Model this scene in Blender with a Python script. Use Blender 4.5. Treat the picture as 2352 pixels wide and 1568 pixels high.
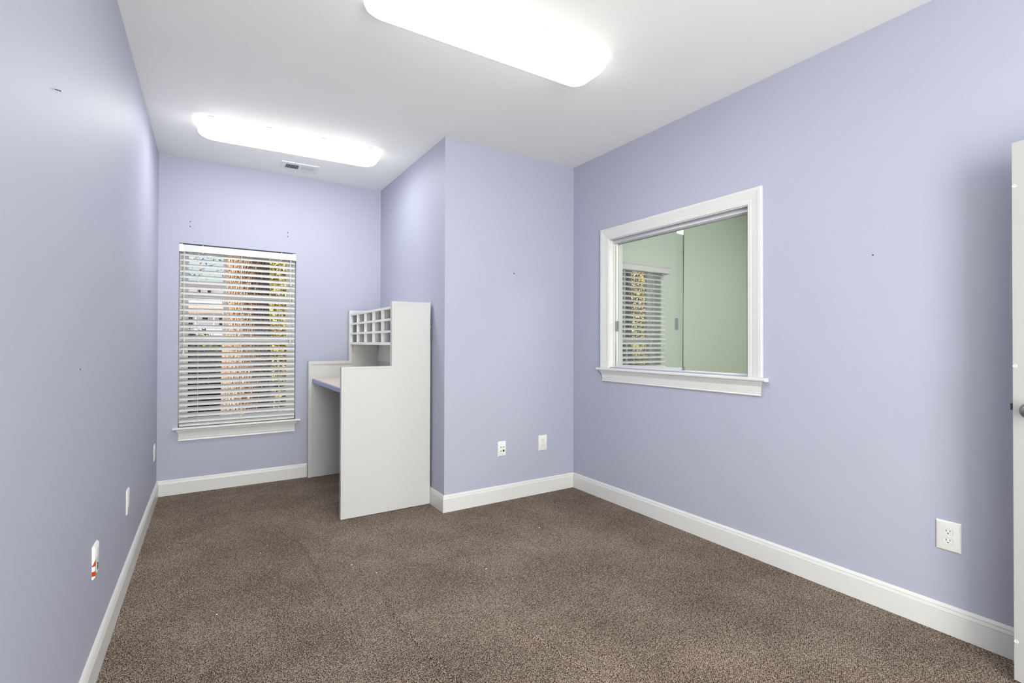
import bpy, bmesh, math, random
from mathutils import Vector, Matrix
random.seed(7)
for o in list(bpy.data.objects): bpy.data.objects.remove(o, do_unlink=True)
SC = bpy.context.scene; COL = SC.collection
PI = math.pi; R = math.radians
# ------------------------------------------------------------------ camera
F_PX, YAW, PITCH, ROLL = 1121.25, 0.56419, 0.00727, 0.00256
CAM = Vector((0.30904, 0.0, 1.23596))
fw = Vector((math.sin(YAW)*math.cos(PITCH), math.cos(YAW)*math.cos(PITCH), math.sin(PITCH)))
rt0 = Vector((math.cos(YAW), -math.sin(YAW), 0)); up0 = rt0.cross(fw)
rt = rt0*math.cos(ROLL) + up0*math.sin(ROLL); up = -rt0*math.sin(ROLL) + up0*math.cos(ROLL)
cd = bpy.data.cameras.new('camera'); cam = bpy.data.objects.new('camera', cd); COL.objects.link(cam)
cd.sensor_fit = 'HORIZONTAL'; cd.sensor_width = 36.0; cd.lens = F_PX/2352*36
cd.shift_x = -0.3686/2352; cd.shift_y = -5.8449/2352; cd.clip_start = 0.02; cd.clip_end = 300
cam.matrix_world = Matrix(((rt.x, up.x, -fw.x, CAM.x), (rt.y, up.y, -fw.y, CAM.y), (rt.z, up.z, -fw.z, CAM.z), (0, 0, 0, 1)))
SC.camera = cam
# ------------------------------------------------------------------ world, sun, exposure
LAMP = 18.0          # radiance of the two ceiling lamps
LAMP2 = 14.0
RIM = 2.0
GREEN_FILL = 38.0     # unseen lamp added to light the room behind the sliding window
SC.view_settings.view_transform = 'Standard'; SC.view_settings.look = 'None'
SC.view_settings.gamma = 1; SC.view_settings.use_curve_mapping = False
SC.view_settings.exposure = 0.05
w = bpy.data.worlds.new('world'); SC.world = w; w.use_nodes = True
nt = w.node_tree; nt.nodes.clear()
sky = nt.nodes.new('ShaderNodeTexSky'); sky.sky_type = 'NISHITA'; sky.sun_disc = False
sky.sun_elevation = R(32); sky.sun_rotation = R(-100); sky.air_density = 1.0; sky.dust_density = 5.0
bg = nt.nodes.new('ShaderNodeBackground'); bg.inputs[1].default_value = 0.38
wo = nt.nodes.new('ShaderNodeOutputWorld')
nt.links.new(sky.outputs[0], bg.inputs[0]); nt.links.new(bg.outputs[0], wo.inputs[0])
sl = bpy.data.lights.new('sun', 'SUN'); sl.energy = 4.2; sl.angle = R(0.6); sl.color = (1, .93, .84)
so = bpy.data.objects.new('sun', sl); COL.objects.link(so)
# added fill light, unseen behind the camera, brightens the whole room evenly
al = bpy.data.lights.new('fill_light', 'AREA'); al.shape = 'RECTANGLE'; al.size = 1.4; al.size_y = 2.3; al.energy = 146; al.color = (.985, 1, .935)
ao = bpy.data.objects.new('fill_light', al); COL.objects.link(ao); ao.location = (0.78, -1.80, 1.37); ao.rotation_euler = (R(90), 0, 0)
so.rotation_euler = Vector((1.0, 0.40, -0.62)).to_track_quat('-Z', 'Y').to_euler()

# ------------------------------------------------------------------ measures
CE = 2.743; Y1 = 4.8053; Y2 = 3.2722; X2 = 1.7969; X3 = 3.0043; YN = -0.36; SK = -0.0103
XG0 = X3+0.125; XG1 = 5.42; YG = 3.20            # the green room behind the sliding window
def xl(y): return SK*(Y1-y)                       # left wall surface
# ------------------------------------------------------------------ materials
def mat(name, col, rough=.6, metal=0.0, spec=.5, emit=None, estr=0):
    m = bpy.data.materials.new(name); m.use_nodes = True
    b = m.node_tree.nodes['Principled BSDF']
    b.inputs['Base Color'].default_value = (*col, 1); b.inputs['Roughness'].default_value = rough
    b.inputs['Metallic'].default_value = metal; b.inputs['Specular IOR Level'].default_value = spec
    if emit: b.inputs['Emission Color'].default_value = (*emit, 1); b.inputs['Emission Strength'].default_value = estr
    return m
def s2l(*c): return tuple(((v/255+.055)/1.055)**2.4 if v > 10 else v/255/12.92 for v in c)
def N(m, t, **kw):
    n = m.node_tree.nodes.new(t)
    for k, v in kw.items(): setattr(n, k, v)
    return n
def L(m, a, b): m.node_tree.links.new(a, b)
def P(m): return m.node_tree.nodes['Principled BSDF']
def math_n(m, op, a, b=None, c=None, clamp=False):
    n = N(m, 'ShaderNodeMath', operation=op); n.use_clamp = clamp
    for i, v in enumerate((a, b, c)):
        if v is None: continue
        if isinstance(v, (int, float)): n.inputs[i].default_value = v
        else: L(m, v, n.inputs[i])
    return n.outputs[0]
def noisy(m, col, amt=.03, scale=3.0, bump=0.0, bscale=400.0):
    """slight tone variation of the paint itself plus roller texture"""
    tc = N(m, 'ShaderNodeTexCoord'); nz = N(m, 'ShaderNodeTexNoise'); nz.inputs['Scale'].default_value = scale; nz.inputs['Detail'].default_value = 3
    L(m, tc.outputs['Object'], nz.inputs['Vector'])
    r = N(m, 'ShaderNodeMapRange'); r.inputs[3].default_value = 1-amt; r.inputs[4].default_value = 1+amt
    L(m, nz.outputs[0], r.inputs[0])
    v = N(m, 'ShaderNodeVectorMath', operation='SCALE'); v.inputs[0].default_value = col; L(m, r.outputs[0], v.inputs['Scale'])
    L(m, v.outputs[0], P(m).inputs['Base Color'])
    if bump:
        n2 = N(m, 'ShaderNodeTexNoise'); n2.inputs['Scale'].default_value = bscale; L(m, tc.outputs['Object'], n2.inputs['Vector'])
        bp = N(m, 'ShaderNodeBump'); bp.inputs['Strength'].default_value = bump; bp.inputs['Distance'].default_value = .001
        L(m, n2.outputs[0], bp.inputs['Height']); L(m, bp.outputs[0], P(m).inputs['Normal'])
    return m
LAV = (0.428, 0.440, 0.548)
M = {}
M['lav'] = noisy(mat('lavender_paint', LAV, .55, spec=.3), LAV, .012, 2.5, .12, 260)
M['ceil'] = noisy(mat('ceiling_paint', (.91, .91, .905), .85, spec=.2), (.91, .91, .905), .008, 2, .08, 300)
GRN = (0.63, 0.70, 0.61)
M['green'] = noisy(mat('green_paint', GRN, .5, spec=.35), GRN, .012, 2.5, .12, 260)
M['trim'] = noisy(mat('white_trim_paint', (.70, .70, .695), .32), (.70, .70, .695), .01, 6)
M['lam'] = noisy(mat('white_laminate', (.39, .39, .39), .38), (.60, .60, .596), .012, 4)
M['lamw'] = mat('white_front_lipping', (.84, .84, .83), .35)
M['lami'] = mat('white_cabinet_board', (.78, .78, .775), .4)
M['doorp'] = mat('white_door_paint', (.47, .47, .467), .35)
M['vinyl'] = mat('white_vinyl', (.80, .80, .80), .35)
M['slat'] = mat('blind_slat', (.66, .66, .65), .42)
M['plate'] = mat('switchplate_plastic', (.80, .80, .785), .3)
M['recep'] = mat('receptacle_plastic', (.82, .82, .81), .28)
M['dark'] = mat('dark_slot', (.006, .006, .007), .6)
M['grey'] = mat('grey_metal', (.36, .36, .37), .35, .7)
M['knob'] = mat('satin_nickel', (.30, .30, .30), .30, .9)
M['latch'] = mat('latch_steel', (.07, .07, .08), .35, .6)
M['track'] = mat('track_aluminium', (.62, .62, .63), .38, .35)
M['groove'] = mat('groove_shade', (.10, .10, .105), .5)
M['orange'] = mat('orange_sticker', s2l(176, 62, 8), .5)
M['navy'] = mat('dark_jack', s2l(45, 48, 80), .4)
M['seam'] = noisy(mat('raw_particleboard', s2l(186, 140, 84), .9), s2l(186, 140, 84), .45, 160)
M['cord'] = mat('blind_cord', (.78, .77, .74), .8)
M['diff'] = mat('lamp_diffuser', (.9, .9, .9), .4, emit=(.985, 1, .96), estr=LAMP)
M['diff2'] = mat('lamp_diffuser_near', (.9, .9, .9), .4, emit=(.985, 1, .96), estr=LAMP2)
M['diffrim'] = mat('lamp_diffuser_rim', (.9, .9, .9), .4, emit=(.985, 1, .96), estr=RIM)
M['gdiff'] = mat('added_lamp_next_room', (.9, .9, .9), .4, emit=(1, .985, .965), estr=GREEN_FILL)
M['pan'] = mat('lamp_pan', (.82, .82, .82), .4)
M['lint'] = mat('lint', (.85, .82, .76), .9)
# countertop top: speckled beige laminate ; edge: painted lavender-blue
def speckle(name, c1, c2, c3, scale):
    m = mat(name, c1, .45)
    tc = N(m, 'ShaderNodeTexCoord'); nz = N(m, 'ShaderNodeTexNoise'); nz.inputs['Scale'].default_value = scale; nz.inputs['Detail'].default_value = 4
    nz.inputs['Roughness'].default_value = .8
    L(m, tc.outputs['Object'], nz.inputs['Vector'])
    cr = N(m, 'ShaderNodeValToRGB'); e = cr.color_ramp.elements
    e[0].position = .36; e[0].color = (*c2, 1); e[1].position = .50; e[1].color = (*c1, 1)
    k = e.new(.66); k.color = (*c3, 1)
    L(m, nz.outputs[0], cr.inputs[0]); L(m, cr.outputs[0], P(m).inputs['Base Color'])
    return m
M['counter'] = speckle('speckled_beige_laminate', s2l(216, 204, 190), s2l(178, 162, 146), s2l(234, 226, 214), 130)
M['cedge'] = speckle('lavender_painted_edge', s2l(160, 165, 208), s2l(138, 145, 192), s2l(196, 190, 200), 150)
# glass
def glass(name, tint=(1, 1, 1), f0=.05):
    m = bpy.data.materials.new(name); m.use_nodes = True; m.node_tree.nodes.clear()
    out = N(m, 'ShaderNodeOutputMaterial'); tr = N(m, 'ShaderNodeBsdfTransparent'); gl = N(m, 'ShaderNodeBsdfGlossy'); mx = N(m, 'ShaderNodeMixShader')
    tr.inputs[0].default_value = (*tint, 1); gl.inputs['Roughness'].default_value = 0.0
    lw = N(m, 'ShaderNodeLayerWeight'); lw.inputs[0].default_value = .5
    pw = math_n(m, 'POWER', lw.outputs['Facing'], 4.0); f = math_n(m, 'MULTIPLY_ADD', pw,   .9 if f0 > .03 else .2, f0, clamp=True)
    L(m, f, mx.inputs[0]); L(m, tr.outputs[0], mx.inputs[1]); L(m, gl.outputs[0], mx.inputs[2]); L(m, mx.outputs[0], out.inputs[0])
    return m
M['glass'] = glass('clear_glass', (.985, .99, .985), .04)
M['wglass'] = glass('outside_window_glass', (.95, .96, .95), .004)
M['gedge'] = mat('glass_edge_green', (.055, .09, .06), .15)
# carpet : rows of small loops running along the room
def carpet():
    m = mat('loop_carpet', s2l(112, 99, 90), .95, spec=.1)
    tc = N(m, 'ShaderNodeTexCoord')
    # gentle wander so rows are not ruler straight
    wn = N(m, 'ShaderNodeTexNoise'); wn.inputs['Scale'].default_value = 9; wn.inputs['Detail'].default_value = 2; L(m, tc.outputs['Object'], wn.inputs['Vector'])
    ws = N(m, 'ShaderNodeVectorMath', operation='SCALE'); ws.inputs['Scale'].default_value = .02; L(m, wn.outputs['Color'], ws.inputs[0])
    ad = N(m, 'ShaderNodeVectorMath', operation='ADD'); L(m, tc.outputs['Object'], ad.inputs[0]); L(m, ws.outputs[0], ad.inputs[1])
    mp = N(m, 'ShaderNodeMapping'); mp.inputs['Rotation'].default_value = (0, 0, R(-14)); mp.inputs['Scale'].default_value = (262, 150, 1)
    L(m, ad.outputs[0], mp.inputs[0])
    vo = N(m, 'ShaderNodeTexVoronoi'); vo.voronoi_dimensions = '2D'; vo.inputs['Scale'].default_value = 1; vo.inputs['Randomness'].default_value = .68
    L(m, mp.outputs[0], vo.inputs['Vector'])
    h = math_n(m, 'SUBTRACT', 1.0, math_n(m, 'MULTIPLY', vo.outputs['Distance'], 1.25), clamp=True)
    n2 = N(m, 'ShaderNodeTexNoise'); n2.inputs['Scale'].default_value = 420; n2.inputs['Detail'].default_value = 2; L(m, tc.outputs['Object'], n2.inputs['Vector'])
    # colour goes darker in the gaps between loops and varies loop by loop
    sep = N(m, 'ShaderNodeSeparateColor'); L(m, vo.outputs['Color'], sep.inputs[0])
    v = math_n(m, 'ADD', math_n(m, 'MULTIPLY', h, .70), math_n(m, 'ADD', math_n(m, 'MULTIPLY', sep.outputs[0], .26), math_n(m, 'MULTIPLY', n2.outputs[0], .40)))
    n3 = N(m, 'ShaderNodeTexNoise'); n3.inputs['Scale'].default_value = 2.3; n3.inputs['Detail'].default_value = 5; n3.inputs['Roughness'].default_value = .6; L(m, tc.outputs['Object'], n3.inputs['Vector'])
    v = math_n(m, 'ADD', v, math_n(m, 'MULTIPLY_ADD', n3.outputs[0], .30, -.15))
    cr = N(m, 'ShaderNodeValToRGB'); e = cr.color_ramp.elements
    e[0].position = .34; e[0].color = (*CARP[0], 1); e[1].position = 1.12-.12; e[1].color = (*CARP[3], 1)
    k = e.new(.58); k.color = (*CARP[1], 1); k = e.new(.80); k.color = (*CARP[2], 1)
    L(m, v, cr.inputs[0]); L(m, cr.outputs[0], P(m).inputs['Base Color'])
    bp = N(m, 'ShaderNodeBump'); bp.inputs['Strength'].default_value = .8; bp.inputs['Distance'].default_value = .0035
    L(m, h, bp.inputs['Height']); L(m, bp.outputs[0], P(m).inputs['Normal'])
    return m
CARP = (s2l(36, 25, 18), s2l(98, 83, 72), s2l(142, 126, 113), s2l(205, 190, 176))
M['carpet'] = carpet()
def bark():
    m = mat('pine_bark', s2l(190, 150, 120), .95, spec=.1)
    tc = N(m, 'ShaderNodeTexCoord'); mp = N(m, 'ShaderNodeMapping'); mp.inputs['Scale'].default_value = (1, 1, .38); L(m, tc.outputs['Object'], mp.inputs[0])
    vo = N(m, 'ShaderNodeTexVoronoi'); vo.feature = 'DISTANCE_TO_EDGE'; vo.inputs['Scale'].default_value = 40; L(m, mp.outputs[0], vo.inputs['Vector'])
    nz = N(m, 'ShaderNodeTexNoise'); nz.inputs['Scale'].default_value = 60; nz.inputs['Detail'].default_value = 5; L(m, mp.outputs[0], nz.inputs['Vector'])
    v = math_n(m, 'ADD', math_n(m, 'MULTIPLY', vo.outputs[0], 1.6), math_n(m, 'MULTIPLY', nz.outputs[0], .55))
    cr = N(m, 'ShaderNodeValToRGB'); e = cr.color_ramp.elements
    e[0].position = .22; e[0].color = (*s2l(44, 30, 24), 1); e[1].position = .55; e[1].color = (*s2l(200, 164, 138), 1)
    L(m, v, cr.inputs[0]); L(m, cr.outputs[0], P(m).inputs['Base Color'])
    bp = N(m, 'ShaderNodeBump'); bp.inputs['Strength'].default_value = 1; bp.inputs['Distance'].default_value = .03
    L(m, v, bp.inputs['Height']); L(m, bp.outputs[0], P(m).inputs['Normal'])
    return m
M['bark'] = bark()
def leafmat(name, c1, c2, c3):
    m = mat(name, c1, .6, spec=.3)
    tc = N(m, 'ShaderNodeTexCoord'); nz = N(m, 'ShaderNodeTexNoise'); nz.inputs['Scale'].default_value = 14; nz.inputs['Detail'].default_value = 2; L(m, tc.outputs['Object'], nz.inputs['Vector'])
    cr = N(m, 'ShaderNodeValToRGB'); e = cr.color_ramp.elements
    e[0].position = .35; e[0].color = (*c1, 1); e[1].position = .68; e[1].color = (*c3, 1); k = e.new(.5); k.color = (*c2, 1)
    L(m, nz.outputs[0], cr.inputs[0]); L(m, cr.outputs[0], P(m).inputs['Base Color'])
    return m
M['leaf_dark'] = leafmat('dark_hedge_leaf', s2l(14, 14, 9), s2l(26, 24, 16), s2l(52, 52, 30))
M['leaf_gold'] = leafmat('golden_leaf', s2l(72, 70, 34), s2l(172, 164, 84), s2l(240, 218, 160))
M['leaf_green'] = leafmat('green_leaf', s2l(54, 80, 20), s2l(110, 140, 40), s2l(180, 190, 80))
M['leaf_tan'] = leafmat('autumn_leaf', s2l(150, 110, 80), s2l(200, 190, 130), s2l(225, 190, 160))
M['twig'] = mat('twig', s2l(84, 64, 50), .9)
M['mulch'] = noisy(mat('pine_straw', s2l(56, 40, 31), .95), s2l(56, 40, 31), .6, 22)
M['siding'] = mat('house_siding', s2l(232, 236, 252), .7)
M['htrim'] = mat('house_trim', s2l(248, 246, 250), .6)
M['hbeige'] = mat('house_beige', s2l(235, 205, 178), .7)
M['hglass'] = mat('house_window_glass', s2l(64, 66, 72), .2)
M['hroof'] = mat('house_roof', s2l(190, 186, 186), .9)

# ------------------------------------------------------------------ mesh helpers
def bx(bm, x0, x1, y0, y1, z0, z1, bev=0.0, mi=0):
    v = [bm.verts.new((x, y, z)) for z in (z0, z1) for y in (y0, y1) for x in (x0, x1)]
    fs = [bm.faces.new([v[i] for i in f]) for f in ((0, 2, 3, 1), (4, 5, 7, 6), (0, 1, 5, 4), (2, 6, 7, 3), (0, 4, 6, 2), (1, 3, 7, 5))]
    for f in fs: f.material_index = mi
    if bev > 0:
        es = {e for f in fs for e in f.edges}
        bmesh.ops.bevel(bm, geom=list(es), offset=bev, segments=2, profile=.6, affect='EDGES')
    return fs
def box(*a, **k):
    bm = bmesh.new(); bx(bm, *a, **k); return bm
def prism(bm, pts, a, b, fn, mi=0):
    """pts 2-D outline, extruded from a to b; fn(u, v, w) -> world"""
    A = [bm.verts.new(fn(u, v, a)) for u, v in pts]; B = [bm.verts.new(fn(u, v, b)) for u, v in pts]
    n = len(pts); fs = [bm.faces.new(A[::-1]), bm.faces.new(B)]
    for i in range(n): fs.append(bm.faces.new((A[i], A[(i+1) % n], B[(i+1) % n], B[i])))
    for f in fs: f.material_index = mi
    return fs
def tube(bm, pts, r, n=8, r1=None):
    pts = [Vector(p) for p in pts]; rings = []
    for i, p in enumerate(pts):
        d = (pts[min(i+1, len(pts)-1)] - pts[max(i-1, 0)]).normalized()
        a = d.orthogonal().normalized(); b = d.cross(a)
        rr = r if r1 is None else r + (r1-r)*i/(len(pts)-1)
        rings.append([bm.verts.new(p + (a*math.cos(2*PI*k/n) + b*math.sin(2*PI*k/n))*rr) for k in range(n)])
    for q in range(len(rings)-1):
        for k in range(n): bm.faces.new((rings[q][k], rings[q][(k+1) % n], rings[q+1][(k+1) % n], rings[q+1][k]))
    bm.faces.new(rings[0][::-1]); bm.faces.new(rings[-1])
def lathe(bm, prof, fn, n=24, a0=0, a1=2*PI):
    """prof (r, h) ; fn(x, y, h) -> point"""
    rings = [[bm.verts.new(fn(r*math.cos(2*PI*k/n), r*math.sin(2*PI*k/n), h)) for k in range(n)] for r, h in prof]
    for q in range(len(rings)-1):
        for k in range(n): bm.faces.new((rings[q][k], rings[q][(k+1) % n], rings[q+1][(k+1) % n], rings[q+1][k]))
    bm.faces.new(rings[0][::-1]); bm.faces.new(rings[-1])
def obj(name, bm, m, parent=None, smooth=False):
    bmesh.ops.recalc_face_normals(bm, faces=bm.faces[:])
    me = bpy.data.meshes.new(name); 
    if parent is not None and parent.get('_w'): bmesh.ops.translate(bm, verts=bm.verts[:], vec=-WORLD[parent.name])
    bm.to_mesh(me); bm.free()
    for x in (m if isinstance(m, (list, tuple)) else [m]): me.materials.append(M[x])
    if smooth: me.shade_smooth()
    o = bpy.data.objects.new(name, me); COL.objects.link(o)
    if parent is not None:
        o.parent = parent
        if parent.get('_w'): o['_w'] = 1; WORLD[o.name] = WORLD[parent.name]
    return o
WORLD = {}
def auto_smooth(o, ang=35):
    me = o.data; me.shade_smooth()
    try: me.set_sharp_from_angle(angle=R(ang))
    except Exception: pass
def thing(name, label, cat, loc, rotz=0, group=None, world=False):
    o = bpy.data.objects.new(name, None); COL.objects.link(o); o.empty_display_size = .05
    o.location = loc; o.rotation_euler = (0, 0, rotz)
    if label: o['label'] = label; o['category'] = cat
    if group: o['group'] = group
    if world: o['_w'] = 1; WORLD[o.name] = Vector(loc)
    return o
def tag(o, label, cat, group=None):
    o['label'] = label; o['category'] = cat
    if group: o['group'] = group
    return o
def struct(name, bm, m, smooth=False):
    o = obj(name, bm, m, None, smooth); o['kind'] = 'structure'; return o
def struct_root(name, loc):
    o = thing(name, None, None, loc, world=True); o['kind'] = 'structure'; return o
def copy_tree(o, parent=None):
    c = o.copy(); COL.objects.link(c); c.parent = parent
    for ch in list(o.children): copy_tree(ch, c)
    return c

# ------------------------------------------------------------------ floor: carpet with two rucked creases
CRE = [((.60, 3.75), (.79, 3.38), (.83, 2.95), (.82, 2.60), (.87, 2.25)), ((1.02, 2.68), (1.05, 2.35), (1.03, 2.08), (1.06, 1.75), (1.13, 1.45), (1.16, 1.2)),
       ((1.42, 1.98), (1.50, 1.60), (1.54, 1.32), (1.56, 1.0))]
def crease(x, y):
    h = 0
    for ci, c in enumerate(CRE):
        for a, b in zip(c, c[1:]):
            lo, hi = b[1], a[1]
            if lo <= y <= hi:
                t = (y-hi)/(lo-hi); cx = a[0]+(b[0]-a[0])*t; d = x-cx
                if abs(d) < .25:
                    yy = (y-c[-1][1])/(c[0][1]-c[-1][1]); e = math.sin(PI*max(0, min(1, yy)))**.5*(.88+.12*math.sin(9*y))
                    s = .011 if ci < 2 else .010
                    h += e*s*(math.exp(-((d-.022)/.022)**2) + .5*math.exp(-((d+.030)/.022)**2) - .9*math.exp(-(d/.009)**2))
    return h
def grid(x0, x1, y0, y1, nx, ny, fn):
    bm = bmesh.new(); V = [[bm.verts.new((x0+(x1-x0)*i/nx, y0+(y1-y0)*j/ny, fn(x0+(x1-x0)*i/nx, y0+(y1-y0)*j/ny))) for i in range(nx+1)] for j in range(ny+1)]
    for j in range(ny):
        for i in range(nx): bm.faces.new((V[j][i], V[j][i+1], V[j+1][i+1], V[j+1][i]))
    return bm
GX = [-.06+i*.74/50 for i in range(50)] + [.68+i*.004 for i in range(245)] + [1.66+i*(X3-1.66)/70 for i in range(71)]
bm = bmesh.new(); NY = 380; V = [[bm.verts.new((x, YN+(Y1-YN)*j/NY, crease(x, YN+(Y1-YN)*j/NY))) for x in GX] for j in range(NY+1)]
for j in range(NY):
    for i in range(len(GX)-1): bm.faces.new((V[j][i], V[j][i+1], V[j+1][i+1], V[j+1][i]))
fl = struct('floor', bm, 'carpet', True)
struct('floor_next_room', box(X3, XG1+.1, YN, YG, -.02, 0), 'carpet')
struct('floor_hall', box(-.2, 2.94, YN-1.6, YN, -.02, -.001), 'carpet')
struct('floor_slab', box(-.2, XG1+.2, YN-1.6, Y1+.15, -.30, -.021), 'mulch')
struct('ceiling', box(-.25, XG1+.2, YN-1.6, Y1+.15, CE, CE+.14), 'ceil')
# ------------------------------------------------------------------ walls
def wall_y(name, x0, x1, y0, y1, m, hole=None):
    bm = bmesh.new()
    if not hole: bx(bm, x0, x1, y0, y1, -.02, CE)
    else:
        a, b, c, d = hole
        bx(bm, x0, a, y0, y1, -.02, CE); bx(bm, b, x1, y0, y1, -.02, CE); bx(bm, a, b, y0, y1, -.02, c); bx(bm, a, b, y0, y1, d, CE)
    return struct(name, bm, m)
def wall_x(name, x0, x1, y0, y1, m, hole=None):
    bm = bmesh.new()
    if not hole: bx(bm, x0, x1, y0, y1, -.02, CE)
    else:
        a, b, c, d = hole
        bx(bm, x0, x1, y0, a, -.02, CE); bx(bm, x0, x1, b, y1, -.02, CE); bx(bm, x0, x1, a, b, -.02, c); bx(bm, x0, x1, a, b, d, CE)
    return struct(name, bm, m)
bm = bmesh.new(); prism(bm, [(xl(YN), YN), (0, Y1), (-.14, Y1), (-.2, YN)], -.02, CE, lambda u, v, z: (u, v, z))
wall_left = struct('wall_left', bm, 'lav')
WX0, WX1, WZ0, WZ1 = .138, 1.020, .538, 2.042      # back window opening
wall_back = wall_y('wall_back', -.14, X2, Y1, Y1+.15, 'lav', (WX0, WX1, WZ0, WZ1))
wall_alcove = wall_y('wall_alcove', X2, X3+.0, Y2, Y1+.15, 'lav')
SY0, SY1, SZ0, SZ1 = 1.668, 2.835, 1.045, 2.040    # sliding window opening
wall_right = wall_x('wall_right', X3, X3+.0625, YN, Y2, 'lav', (SY0, SY1, SZ0, SZ1))
wall_x('wall_next_room_left', X3+.0625, XG0, YN, YG+.15, 'green', (SY0, SY1, SZ0, SZ1))
GX0, GX1 = 3.20, 4.02
wall_y('wall_next_room_back', XG0, XG1+.12, YG, YG+.15, 'green', (GX0, GX1, .538, 1.98))
wall_x('wall_next_room_right', XG1, XG1+.12, YN, YG, 'green')
wall_y('wall_next_room_near', XG0, XG1+.12, YN-.12, YN, 'green')
DX1 = 2.72; DX0 = .02  # unseen opening, widened so the added fill light passes into the room
wall_y('wall_near', -.2, XG0, YN-.12, YN, 'lav', (DX0, DX1, -.02, 2.60))
bm = bmesh.new(); bx(bm, DX0-.22, DX0-.12, YN-1.5, YN-.12, -.02, CE); bx(bm, DX1+.12, DX1+.22, YN-1.5, YN-.12, -.02, CE)
bx(bm, DX0-.22, DX1+.22, YN-1.6, YN-1.5, -.02, CE)
struct('wall_hall_added', bm, 'ceil')  # unseen hall shell, added to block sky light and house the fill light
# screw holes and the nail
def dot(parent, p, nrm, r, name='screw_hole', m='dark'):
    bm = bmesh.new(); n = Vector(nrm).normalized(); a = n.orthogonal().normalized(); b = n.cross(a)
    lathe(bm, [(r, -.002), (r, .0008), (r*.6, .001)], lambda x, y, h: Vector(p)+a*x+b*y+n*h, 10)
    return obj(name, bm, m, parent)
for p in ((.213, Y1, 2.222), (.213, Y1, 2.183), (.9485, Y1, 2.223), (.9486, Y1, 2.1876)): dot(wall_back, p, (0, -1, 0), .0045)
dot(wall_alcove, (2.397, Y2, 1.785), (0, -1, 0), .005)
dot(wall_right, (X3, 1.045, 1.657), (-1, 0, 0), .0035)
dot(wall_left, (xl(2.09), 2.09, 1.145), (1, 0, 0), .003)
# ------------------------------------------------------------------ baseboards
BB = [(0, -.01), (.014, -.01), (.014, .088), (.0125, .0885), (.0125, .0905), (.0145, .0925), (.0135, .100), (.0098, .106), (.0095, .1085), (.0112, .110), (.0085, .117), (.004, .123), (0, .123)]
def base(name, pts):
    """pts: list of (x, y) wall points with mitre direction; outline swept"""
    bm = bmesh.new(); rings = []
    for (x, y), (nx, ny) in pts:
        rings.append([bm.verts.new((x+nx*u, y+ny*u, v)) for u, v in BB])
    n = len(BB)
    for a, b in zip(rings, rings[1:]):
        for i in range(n-1): bm.faces.new((a[i], a[i+1], b[i+1], b[i]))
        bm.faces.new((a[n-1], a[0], b[0], b[n-1]))
    bm.faces.new(rings[0][::-1]); bm.faces.new(rings[-1])
    o = struct(name, bm, 'trim'); auto_smooth(o, 25); return o
base('baseboard_left', [((xl(YN), YN), (1, 0)), ((0, Y1), (1, -1))])
base('baseboard_back', [((0, Y1), (1, -1)), ((1.118, Y1), (0, -1))])
base('baseboard_alcove_side', [((X2, 4.70), (-1, 0)), ((X2, Y2), (-1, -1))])
base('baseboard_alcove', [((X2, Y2), (-1, -1)), ((X3, Y2), (-1, -1))])
base('baseboard_right', [((X3, Y2), (-1, -1)), ((X3, YN), (-1, 0))])
base('baseboard_next_room_back', [((XG0, YG), (1, -1)), ((XG1, YG), (-1, -1))])

# ------------------------------------------------------------------ windows on outside walls + their blinds
def stool_apron(root, x0, x1, yw, zt, horn=.036, zb=.428):
    bm = bmesh.new()
    pr = [(.0, zt), (-.030, zt), (-.036, zt-.004), (-.038, zt-.010), (-.036, zt-.016), (-.030, zt-.019), (0, zt-.019)]
    prism(bm, pr, x0-horn, x1+horn, lambda u, v, w_: (w_, yw+u, v)); bx(bm, x0+.001, x1-.001, yw, yw+.075, zt-.019, zt)
    o = obj('window_sill', bm, 'trim', root); auto_smooth(o, 50)
    bm = bmesh.new()
    z1 = zt-.019; n = 10; pr = [(0, zb), (-.010, zb), (-.013, zb+.003), (-.0115, zb+.012), (-.010, zb+.0135), (-.0115, zb+.016), (-.0125, zb+.028), (-.0095, zb+.030), (-.010, z1-.035), (-.014, z1-.022), (-.022, z1-.010), (-.024, z1), (0, z1)]
    xa_, xb_ = x0+.014, x1-.018; prism(bm, pr, xa_, xb_, lambda u, v, w_: (w_+(u if w_ == xa_ else -u), yw+u, v))
    # splay the ends slightly as a mitred return
    o = obj('window_apron', bm, 'trim', root); auto_smooth(o, 20)
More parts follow.
